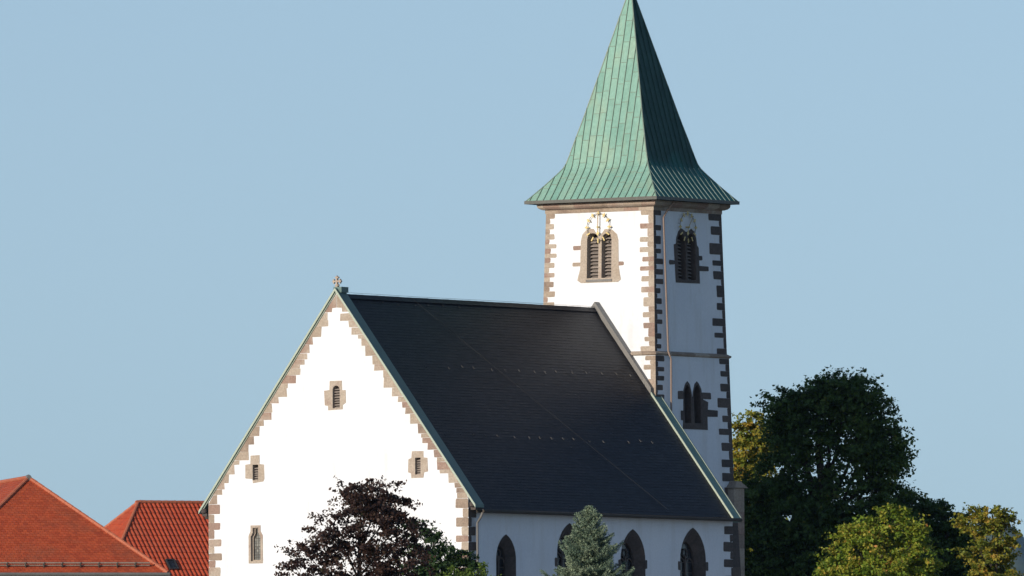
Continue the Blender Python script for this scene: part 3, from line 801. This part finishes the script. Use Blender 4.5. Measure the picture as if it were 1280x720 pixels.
# ------------------------------------------------------------------ red-roofed houses
def house(name, label, apex, eave_z, hw_, ridge_len, ang, tw, tl, prof, m, lift, wallh=None):
    """hip-ended roof; apex = where the ridge meets the near hip; ang = ridge direction from +Y"""
    root = empty(name, (apex.x, apex.y, ground_h(apex.x, apex.y)-.2), ang); tag(root, label, 'house', 'houses with red tiled roofs')
    g = root.location.z; H = apex.z-g; e = eave_z-g; rise = apex.z-eave_z
    # local: +y along ridge away; hip end towards -y; inset = hw_
    sl = math.hypot(hw_, rise); tot = ridge_len+2*hw_
    nz = Vector((0, -rise, hw_)).normalized(); v = Vector((0, hw_, rise)).normalized()
    def plane(a, b, c_, out):
        n = (Vector(b)-Vector(a)).cross(Vector(c_)-Vector(a)).normalized()
        if n.dot(Vector(out)) < 0: n = -n
        return (Vector(a), n)
    A = Vector((0,0,H)); Bk = Vector((0,ridge_len,H))
    hipL = plane(A, (-hw_,-hw_,e), (-hw_,-hw_,e-5), (-1,1,0)); hipR = plane(A, (hw_,-hw_,e), (hw_,-hw_,e-5), (1,1,0))
    tiled('roof', (-hw_,-hw_,e), (1,0,0), v, nz, 2*hw_, sl, tw, tl, lift, m, root, prof, [(hipL[0],hipL[1]),(hipR[0],hipR[1])])
    hb1 = plane(Bk, (-hw_,ridge_len+hw_,e), (-hw_,ridge_len+hw_,e-5), (-1,-1,0)); hb2 = plane(Bk, (hw_,ridge_len+hw_,e), (hw_,ridge_len+hw_,e-5), (1,-1,0))
    tiled('roof', (hw_,ridge_len+hw_,e), (-1,0,0), (0,-v.y,v.z), (0,-nz.y,nz.z), 2*hw_, sl, tw, tl, lift, m, root, prof, [hb1, hb2])
    for sg in (-1, 1):
        hp = (hipL if sg < 0 else hipR); hb = hb1 if sg < 0 else hb2
        tiled('roof', (sg*hw_, -hw_ if sg > 0 else ridge_len+hw_, e), (0,sg,0), (-sg*v.y,0,v.z), (-sg*nz.y,0,nz.z), tot, sl, tw, tl, lift, m, root, prof, [(hp[0],-hp[1]),(hb[0],-hb[1])])
    rt = MB()
    def rolls(p0, p1, rad, st=.38):
        p0 = Vector(p0); p1 = Vector(p1); n = int((p1-p0).length/st)
        for i in range(n):
            a = p0.lerp(p1, i/n); b = p0.lerp(p1, (i+1.12)/n); rt.tube([a, b], [rad*1.08, rad*.94], 8)
    for sg in (-1, 1):
        rolls((sg*hw_,-hw_,e+.04), (0,0,H+.03), .075); rolls((sg*hw_,ridge_len+hw_,e+.04), (0,ridge_len,H+.03), .075)
    rolls((0,ridge_len,H+.04), (0,-.05,H+.04), .08)
    rt.build('ridge_tiles', M['ridge'], root)
    cp = MB(); cp.tube([(0,.12,H+.05),(0,-.14,H+.01)], [.11,.10] if m is M['tile'] else [.085,.08], 8); cp.build('ridge_cap', M['lead'] if m is M['tile'] else M['ridge'], root)
    w = MB(); iw = hw_-.45
    w.slab([(-iw,0),(iw,0),(iw,e-.02),(-iw,e-.02)], lambda s_,t,d: (s_, -iw+d, t), 0, .1, r=.5, sides=False)
    w.slab([(-iw,0),(iw,0),(iw,e-.02),(-iw,e-.02)], lambda s_,t,d: (s_, ridge_len+iw-d, t), 0, .1, r=.5, sides=False)
    for sg in (-1, 1): w.slab([(-iw,0),(ridge_len+iw,0),(ridge_len+iw,e-.02),(-iw,e-.02)], lambda s_,t,d: (sg*(iw-d), s_, t), 0, .1, r=.5, sides=False)
    w.build('wall', M['render'], root)
    gt = MB(); x = hw_+.06
    for p0, p1 in (((-x,-x),(x,-x)), ((-x,ridge_len+x),(x,ridge_len+x)), ((-x,-x),(-x,ridge_len+x)), ((x,-x),(x,ridge_len+x))):
        gt.tube([(p0[0],p0[1],e-.03),(p1[0],p1[1],e-.03)], .075, 8)
    gt.build('gutter', M['lead'], root)
    sf = MB(); sf.box((-hw_+.02,-hw_+.02,e-.12), (hw_-.02,ridge_len+hw_-.02,e-.05)); sf.build('soffit', M['soffit'], root)
    for sx in (-iw*.5, iw*.5):
        zz = max(.9, e-2.2)
        f_ = MB(); f_.slab([(sx-.55,zz),(sx+.55,zz),(sx+.55,zz+1.3),(sx-.55,zz+1.3)], lambda s_,t,d: (s_,-iw+d,t), -.05, 0, [[(sx-.47,zz+.08),(sx+.47,zz+.08),(sx+.47,zz+1.22),(sx-.47,zz+1.22)]], hd=.0)
        f_.box((sx-.03,-iw-.045,zz+.08), (sx+.03,-iw-.01,zz+1.22)); fo = f_.build('window', M['wframe'], root)
        p_ = MB(); p_.slab([(sx-.47,zz+.08),(sx+.47,zz+.08),(sx+.47,zz+1.22),(sx-.47,zz+1.22)], lambda s_,t,d: (s_,-iw+d,t), -.02, 0, sides=False); p_.build('pane', M['nglass'], fo)
    return root, e, H, v, nz

A1 = at(36, 598, 561.0); s_e = at(100, 716.5, 556).z
flat = None
h1, e1, H1, v1_, nz1 = house('red_roofed_house', 'house at the lower left corner with fine plain tiles and a snow rail', A1, s_e, 4.62, 9.0, R(12), .17, .145, None, M['tile'], .018)
sg_ = MB(); slr = 0.42
def hs(x, t, n=0.):                                     # point on the hip-end slope, t metres up from the eave
    return Vector((x, -4.62, e1)) + v1_*t + nz1*n
sg_.tube([hs(-3.95,slr,.20), hs(3.95,slr,.20)], .03, 6)
sg_.tube([hs(-3.95,slr,.07), hs(3.95,slr,.07)], .022, 6)
x = -3.95
while x <= 3.96:
    sg_.bar(hs(x,slr,.07), hs(x,slr,.20), .012, .012, (0,1,0)); x += .1
go = sg_.build('snow_guard', M['rail'], h1)
x = -3.8
while x < 3.9:
    b_ = MB(); b_.bar(hs(x,slr-.03,.0), hs(x,slr-.03,.24), .035, .05, (0,1,0)); b_.bar(hs(x,slr,.02), hs(x,slr+.22,.03), .035, .015, nz1); b_.build('bracket', M['gutter'], go); x += .72

# house 2: pantile roof, ridge runs right and away, seen behind the first
A2 = at(173, 628.5, 642)
pan = [(0,.0),(.18,.028),(.36,.04),(.54,.028),(.72,.004),(.86,-.008),(1,.0)]
h2, e2, H2, v2_, nz2 = house('red_roofed_house', 'house with a ribbed red pantile roof and a small skylight, standing left behind the church', A2, A2.z-4.6, 4.5, 10.0, R(-61), .215, .36, pan, M['tile2'], .03)

# skylight of house 2, on the slope that faces the camera (local +x)
Mi = Matrix.Translation(h2.location) @ Matrix.Rotation(R(-61), 4, 'Z'); Mi = Mi.inverted()
o_ = Mi @ Vector((0,0,0)); d_ = (Mi @ at(214.5, 707, 600)) - o_
n2_ = Vector((4.6, 0, 4.5)).normalized(); v2w = Vector((-4.5, 0, 4.6)).normalized(); p2_ = Vector((4.5, 0, e2))
hit = o_ + d_*((p2_-o_).dot(n2_)/d_.dot(n2_))
def sk(y, t, n): return hit + Vector((0,1,0))*y*.75 + v2w*t*.75 + n2_*n
fr = MB()
for y0, y1, t0, t1 in ((-.30,-.22,-.42,.42), (.22,.30,-.42,.42), (-.22,.22,-.42,-.33), (-.22,.22,.33,.42)):
    fr.hexa([sk(y0,t0,-.05),sk(y1,t0,-.05),sk(y1,t1,-.05),sk(y0,t1,-.05),sk(y0,t0,.12),sk(y1,t0,.12),sk(y1,t1,.12),sk(y0,t1,.12)], .5)
fo = fr.build('skylight', M['hook'], h2)
pn = MB(); pn.face([sk(-.22,-.33,.09),sk(.22,-.33,.09),sk(.22,.33,.09),sk(-.22,.33,.09)], .1); pn.build('pane', M['nglass'], fo)

# ------------------------------------------------------------------ trees
def rng(seed): return np.random.default_rng(seed)
def leaves(blobs, n_cl, n_lf, size, seed, spread=.33, shell=(.55,1.04), flat=.45, tone=(.5,.22), up=.6):
    """leaf sprays clustered near the surface of lobes; returns quads and tone values"""
    g = rng(seed); cl = lambda a, k=1.6: np.clip(a, -k, k); vol = np.array([b[3]*b[4]*b[5] for b in blobs])**.72; vol /= vol.sum()
    out = []; rv = []; centres = []
    for b, p in zip(blobs, vol):
        k = max(3, int(n_cl*p)); c = np.array(b[:3]); r = np.array(b[3:6])
        d = g.normal(size=(k,3)); d /= np.linalg.norm(d, axis=1)[:,None]
        rad = shell[0] + (shell[1]-shell[0])*g.random(k)**.6
        rad *= 1+.16*np.sin(d[:,0]*5+c[0]*3)*np.cos(d[:,2]*6+c[2]*2)
        cc = c + d*r*rad[:,None]; centres.append(cc)
        for q_, dd in zip(cc, d):
            m = max(4, int(n_lf*g.uniform(.5,1.4)))
            sp = spread*g.uniform(.6,1.3)
            # spray follows a drooping twig direction
            t = dd + g.normal(size=3)*.5; t[2] *= .5; t /= np.linalg.norm(t)
            s_ = cl(g.normal(size=(m,1)))*sp*1.1
            off = s_*t + cl(g.normal(size=(m,3)), 1.5)*sp*np.array([.5,.5,flat*.6]) - np.abs(s_)*np.array([0,0,.22])
            ctr = q_ + off
            nrm = g.normal(size=(m,3))*.75 + dd*.5 + np.array([0,0,up]); nrm /= np.linalg.norm(nrm, axis=1)[:,None]
            ax = g.normal(size=(m,3)); ax -= (ax*nrm).sum(1)[:,None]*nrm; ax /= np.linalg.norm(ax, axis=1)[:,None]
            bx = np.cross(nrm, ax)
            L_ = size*g.uniform(.6,1.25,size=(m,1)); Wd_ = L_*g.uniform(.55,.8,size=(m,1))
            fold = nrm*L_*.12
            quad = np.stack([ctr-ax*L_*.5, ctr+bx*Wd_*.5-fold+ax*L_*.08, ctr+ax*L_*.5, ctr-bx*Wd_*.5-fold+ax*L_*.08], axis=1)
            out.append(quad); tn = tone[0]+tone[1]*g.normal()*.6
            rv.append(np.clip(tn+g.normal(size=m)*tone[1]*.6, 0.01, .99))
    return np.concatenate(out), np.concatenate(rv), np.concatenate(centres)

def tree(name, label, cat, base, blobs, n_cl, n_lf, size, lm, seed, trunk_r=.22, group=None, twigs=60, top=None, fork=.45, **kw):
    """blobs in world coordinates; base = foot of the trunk"""
    root = empty(name, base); tag(root, label, cat, group)
    B = Vector(base); bl = [(b[0]-B.x, b[1]-B.y, b[2]-B.z, b[3], b[4], b[5]) for b in blobs]
    co, rv, cen = leaves(bl, n_cl, n_lf, size, seed, **kw)
    quads('crown', co, rv, lm, root)
    g = random.Random(seed); mb = MB()
    zt = max(b[2] for b in bl)-.25; zf = min(b[2]-b[5]*.5 for b in bl); zf = max(1.2, zf*fork*2 if zf*fork*2 < zt*.6 else zt*.4)
    mx_ = np.mean([b[0] for b in bl]); my_ = np.mean([b[1] for b in bl])
    hub = Vector((mx_*.4, my_*.4, zf)); tip = Vector((mx_, my_, zt))
    trunk = [Vector((0,0,-.3)), Vector((0,0,.15)), hub*.5+Vector((g.uniform(-.1,.1),0,0)), hub, hub.lerp(tip,.35)+Vector((g.uniform(-.2,.2),g.uniform(-.2,.2),0)), hub.lerp(tip,.7)+Vector((g.uniform(-.3,.3),g.uniform(-.2,.2),0)), tip]
    mb.tube(trunk, [trunk_r*1.35, trunk_r*1.1, trunk_r, trunk_r*.9, trunk_r*.6, trunk_r*.35, trunk_r*.1], 9)
    for b in bl:
        c = Vector(b[:3]); t0 = min(.85, max(0, (c.z-hub.z)/(tip.z-hub.z)*.75-.15)); s_ = hub.lerp(tip, t0)
        mid = s_.lerp(c, .5) + Vector((g.uniform(-.15,.15), g.uniform(-.15,.15), -.12*(c-s_).length+g.uniform(0,.2)))
        rr = trunk_r*.42*(1-t0*.5)
        mb.tube([s_, s_.lerp(mid,.5)+Vector((0,0,-.03)), mid, mid.lerp(c,.6), c], [rr, rr*.8, rr*.62, rr*.4, rr*.2], 6)
        near = sorted([Vector(x) for x in cen[np.random.default_rng(seed+3).choice(len(cen), min(len(cen), twigs*2), replace=False)]], key=lambda x: (x-c).length)[:max(4, int(twigs/len(bl)))]
        for x in near:
            a = mid.lerp(c, g.uniform(.2,1)); mb.tube([a, a.lerp(x,.5)+Vector((g.uniform(-.08,.08),g.uniform(-.08,.08),g.uniform(-.08,.08))), x], [rr*.3, rr*.18, .006], 4)
    mb.build('trunk', M['bark'], root, smooth=True)
    return root
def PB(px, py, D, rx, rz, ry=None):                      # lobe from a photo position: radii given in photo pixels
    p = at(px, py, D); k = D/F
    return (p.x, p.y, p.z, rx*k, (ry if ry else rx)*k, rz*k)
def foot(px, D):
    p = at(px, 800, D); return (p.x, D, ground_h(p.x, D))

M['l_plum'] = leaf_mat('plum_leaves', [(0,.022,.013,.012),(.5,.045,.025,.021),(.8,.066,.037,.028),(1,.055,.06,.025)], .25)
M['l_dark'] = leaf_mat('dark_leaves', [(0,.026,.058,.016),(.5,.05,.10,.024),(.85,.085,.14,.03),(1,.16,.16,.03)], .3)
M['l_dgreen'] = leaf_mat('deep_green_leaves', [(0,.016,.04,.014),(.6,.03,.065,.02),(1,.07,.11,.025)], .3)
M['l_yg'] = leaf_mat('yellowing_maple_leaves', [(0,.08,.15,.018),(.4,.16,.24,.025),(.7,.30,.31,.04),(.9,.45,.30,.06),(1,.50,.22,.07)], .35)
M['l_turn'] = leaf_mat('turning_leaves', [(0,.06,.10,.016),(.4,.16,.19,.025),(.7,.34,.28,.04),(1,.42,.24,.045)], .35)
M['l_bush'] = leaf_mat('light_green_leaves', [(0,.07,.12,.025),(.6,.12,.19,.035),(1,.20,.26,.05)], .35)
M['needles'] = leaf_mat('blue_spruce_needles', [(0,.085,.14,.10),(.5,.16,.225,.16),(1,.28,.33,.22)], .15)

# plum
D = 548
tree('plum_tree', 'dark purple leaved plum tree standing in front of the white gable', 'tree', foot(440, D),
     [PB(455,640,D,40,36), PB(420,668,D,42,40), PB(478,665,D,44,42), PB(395,705,D,42,36), PB(450,710,D,50,40), PB(500,705,D,42,36), PB(438,618,D,24,18), PB(478,617,D,32,18), PB(452,612,D,20,13), PB(498,622,D,18,13), PB(468,632,D,34,24), PB(506,642,D,18,16), PB(520,668,D,16,18), PB(420,760,D,55,40), PB(480,760,D,60,40), PB(362,712,D,16,14), PB(376,760,D,30,30)],
     520, 54, .145, M['l_plum'], 11, .16, spread=.24, twigs=160, shell=(.3,1.06))
D = 556
tree('dark_green_tree', 'small dark green tree between the plum tree and the church corner', 'tree', foot(545, D),
     [PB(530,680,D,24,26), PB(556,700,D,30,24), PB(583,700,D,18,14), PB(540,730,D,40,34), PB(575,745,D,34,28), PB(520,655,D,12,12), PB(520,720,D,24,24)],
     240, 62, .14, M['l_dgreen'], 12, .13, spread=.22, twigs=50)
D = 545
tree('light_green_shrub', 'light green shrub low in front of the church corner downpipe', 'shrub', foot(592, D),
     [PB(575,722,D,24,12), PB(605,724,D,20,14), PB(588,750,D,44,26), PB(612,762,D,24,30), PB(600,712,D,8,10)],
     150, 55, .12, M['l_bush'], 13, .08, spread=.2, twigs=30)
# big dark tree in the church's shadow
D = 611
tree('chestnut_tree', 'tall broad dark green tree right of the tower in the church shadow', 'tree', foot(1035, D),
     [PB(1040,500,D,46,34), PB(1082,518,D,36,36), PB(992,512,D,36,28), PB(1058,488,D,34,22), PB(1022,490,D,28,22), PB(986,562,D,32,42), PB(998,552,D,32,36), PB(1080,560,D,38,46), PB(1036,545,D,24,18), PB(1030,600,D,26,20), PB(1104,570,D,32,40), PB(952,620,D,34,44), PB(1000,640,D,52,46), PB(1060,650,D,60,50), PB(1115,625,D,34,40), PB(945,690,D,36,48), PB(1000,700,D,50,48), PB(1060,710,D,60,40), PB(1110,690,D,50,50), PB(982,508,D,18,14), PB(1124,572,D,14,18), PB(1000,780,D,70,40), PB(1080,780,D,70,40), PB(935,760,D,26,50), PB(990,680,D,26,30), PB(960,655,D,26,30), PB(960,720,D,34,34), PB(1030,680,D,40,40), PB(985,610,D,24,20), PB(1118,540,D,14,14), PB(938,655,D,20,30)],
     2300, 66, .18, M['l_dark'], 21, .38, spread=.30, twigs=300, shell=(.25,1.03))
D = 615
tree('dark_leafed_tree', 'lower dark green tree right of the tall one, sloping down to the yellow tree', 'tree', foot(1160, D),
     [PB(1140,645,D,30,32), PB(1162,655,D,26,28), PB(1182,680,D,24,34), PB(1150,690,D,44,40), PB(1196,662,D,15,14), PB(1205,705,D,26,36), PB(1128,618,D,14,14), PB(1170,740,D,50,40), PB(1215,730,D,24,36), PB(1174,640,D,16,14), PB(1196,648,D,16,14), PB(1190,690,D,30,40), PB(1208,668,D,14,16)],
     520, 66, .17, M['l_dark'], 22, .2, spread=.26, twigs=80, shell=(.2,1.04))
D = 650
tree('turning_tree', 'tree with yellowing leaves behind the tower, left of the dark tree', 'tree', foot(925, D),
     [PB(938,545,D,26,22), PB(920,575,D,26,28), PB(950,536,D,18,14), PB(930,605,D,32,30), PB(905,620,D,20,30), PB(940,650,D,34,40), PB(895,680,D,30,50), PB(955,570,D,20,22), PB(926,530,D,10,8), PB(966,548,D,16,16), PB(960,575,D,16,18), PB(945,520,D,10,7)],
     360, 60, .19, M['l_turn'], 23, .22, spread=.26, twigs=50, shell=(.3,1.05))
D = 582
tree('yellow_tree', 'small sunlit tree with yellow green leaves at the right edge', 'tree', foot(1238, D),
     [PB(1240,645,D,24,17), PB(1213,658,D,19,16), PB(1250,672,D,23,26), PB(1230,692,D,30,24), PB(1254,708,D,20,24), PB(1232,735,D,36,30), PB(1261,652,D,11,12), PB(1222,638,D,10,9), PB(1240,775,D,30,24)],
     300, 50, .15, M['l_turn'], 24, .13, spread=.19, twigs=90, shell=(.4,1.05))
D = 574
tree('maple_tree', 'round sunlit maple with green and orange tinged leaves before the dark trees', 'tree', foot(1100, D),
     [PB(1110,680,D,44,40), PB(1075,690,D,38,38), PB(1140,700,D,36,36), PB(1050,712,D,28,28), PB(1100,655,D,26,20), PB(1145,670,D,18,18), PB(1165,715,D,20,22), PB(1100,730,D,70,40), PB(1062,668,D,16,14), PB(1120,640,D,12,10), PB(1095,790,D,75,40), PB(1030,715,D,12,14)],
     560, 62, .15, M['l_yg'], 25, .2, spread=.24, twigs=50, shell=(.4,1.05))

# blue spruce
def spruce(px, ptop, D, base_w, label):
    f_ = foot(px, D); root = empty('blue_spruce', f_); tag(root, label, 'spruce tree')
    H = at(px, ptop, D).z - f_[2]; g = rng(5); quad = []; rv = []; mb = MB()
    mb.tube([(0,0,-.3),(0,0,H*.5),(0,0,H)], [.17,.09,.012], 8)
    def tuft(p, d, n, ln, tn):
        m = n; u = g.normal(size=(m,3)); dd = d + u*.55; dd /= np.linalg.norm(dd, axis=1)[:,None]
        s_ = g.normal(size=(m,3)); s_ -= (s_*dd).sum(1)[:,None]*dd; s_ /= np.linalg.norm(s_, axis=1)[:,None]
        l_ = ln*g.uniform(.6,1.2,size=(m,1)); w = .013*g.uniform(.8,1.5,size=(m,1)); o_ = p + g.normal(size=(m,3))*.02
        quad.append(np.stack([o_-s_*w, o_+s_*w, o_+s_*w*.5+dd*l_, o_-s_*w*.5+dd*l_], axis=1))
        rv.append(np.clip(tn+g.normal(size=m)*.15, .01, .99))
    z = H-.05; k = 0
    while z > .6:
        dep = H-z; Lb = min(dep*.53+.07, base_w) * (1 if dep > .6 else .85)
        nb = 5 if dep < .5 else (8 if dep < 2 else 10)
        for i in range(nb):
            a = i*2*math.pi/nb + k*.7 + g.normal()*.2; l_ = Lb*g.uniform(.5,1.2)
            rise = .75 if dep < .9 else (.42 if dep < 2.4 else .12)
            dirv = np.array([math.cos(a), math.sin(a), rise+g.uniform(-.2,.3)]); p0 = np.array([0,0,z])
            tn = g.uniform(.25,.75)
            n = max(3, int(l_/.07)); pts = []
            for j in range(n+1):
                t = j/n; p = p0 + dirv*l_*t + np.array([0,0,-.16*l_*math.sin(t*2.4)+.10*l_*t*t]); pts.append(p)
                if t < .12: continue
                tuft(p, dirv, 9, .085, tn)
                side = np.array([-math.sin(a), math.cos(a), 0])
                sl_ = (1-t)*l_*.42+.05
                for sg in (-1, 1):
                    m = max(1, int(sl_/.07))
                    for q_ in range(1, m+1):
                        pp = p + (side*sg*.85+dirv*.5)*sl_*q_/m + np.array([0,0,-.05*q_/m])
                        tuft(pp, side*sg*.8+dirv*.6+np.array([0,0,.25]), 6, .075, tn)
            mb.tube([tuple(pts[0]), tuple(pts[n//2]), tuple(pts[-1])], [.02, .012, .005], 4)
        z -= g.uniform(.09,.15) if dep < 3.4 else g.uniform(.2,.28); k += 1
    for q_ in range(14): tuft(np.array([g.normal()*.01,0,H-.02*q_]), np.array([0,0,1.]), 6, .08, .6)
    quads('foliage', np.concatenate(quad), np.concatenate(rv), M['needles'], root)
    mb.build('trunk', M['bark'], root, smooth=True)
spruce(737, 634, 569, 2.3, 'grey blue spruce standing before the nave wall between two arched windows')
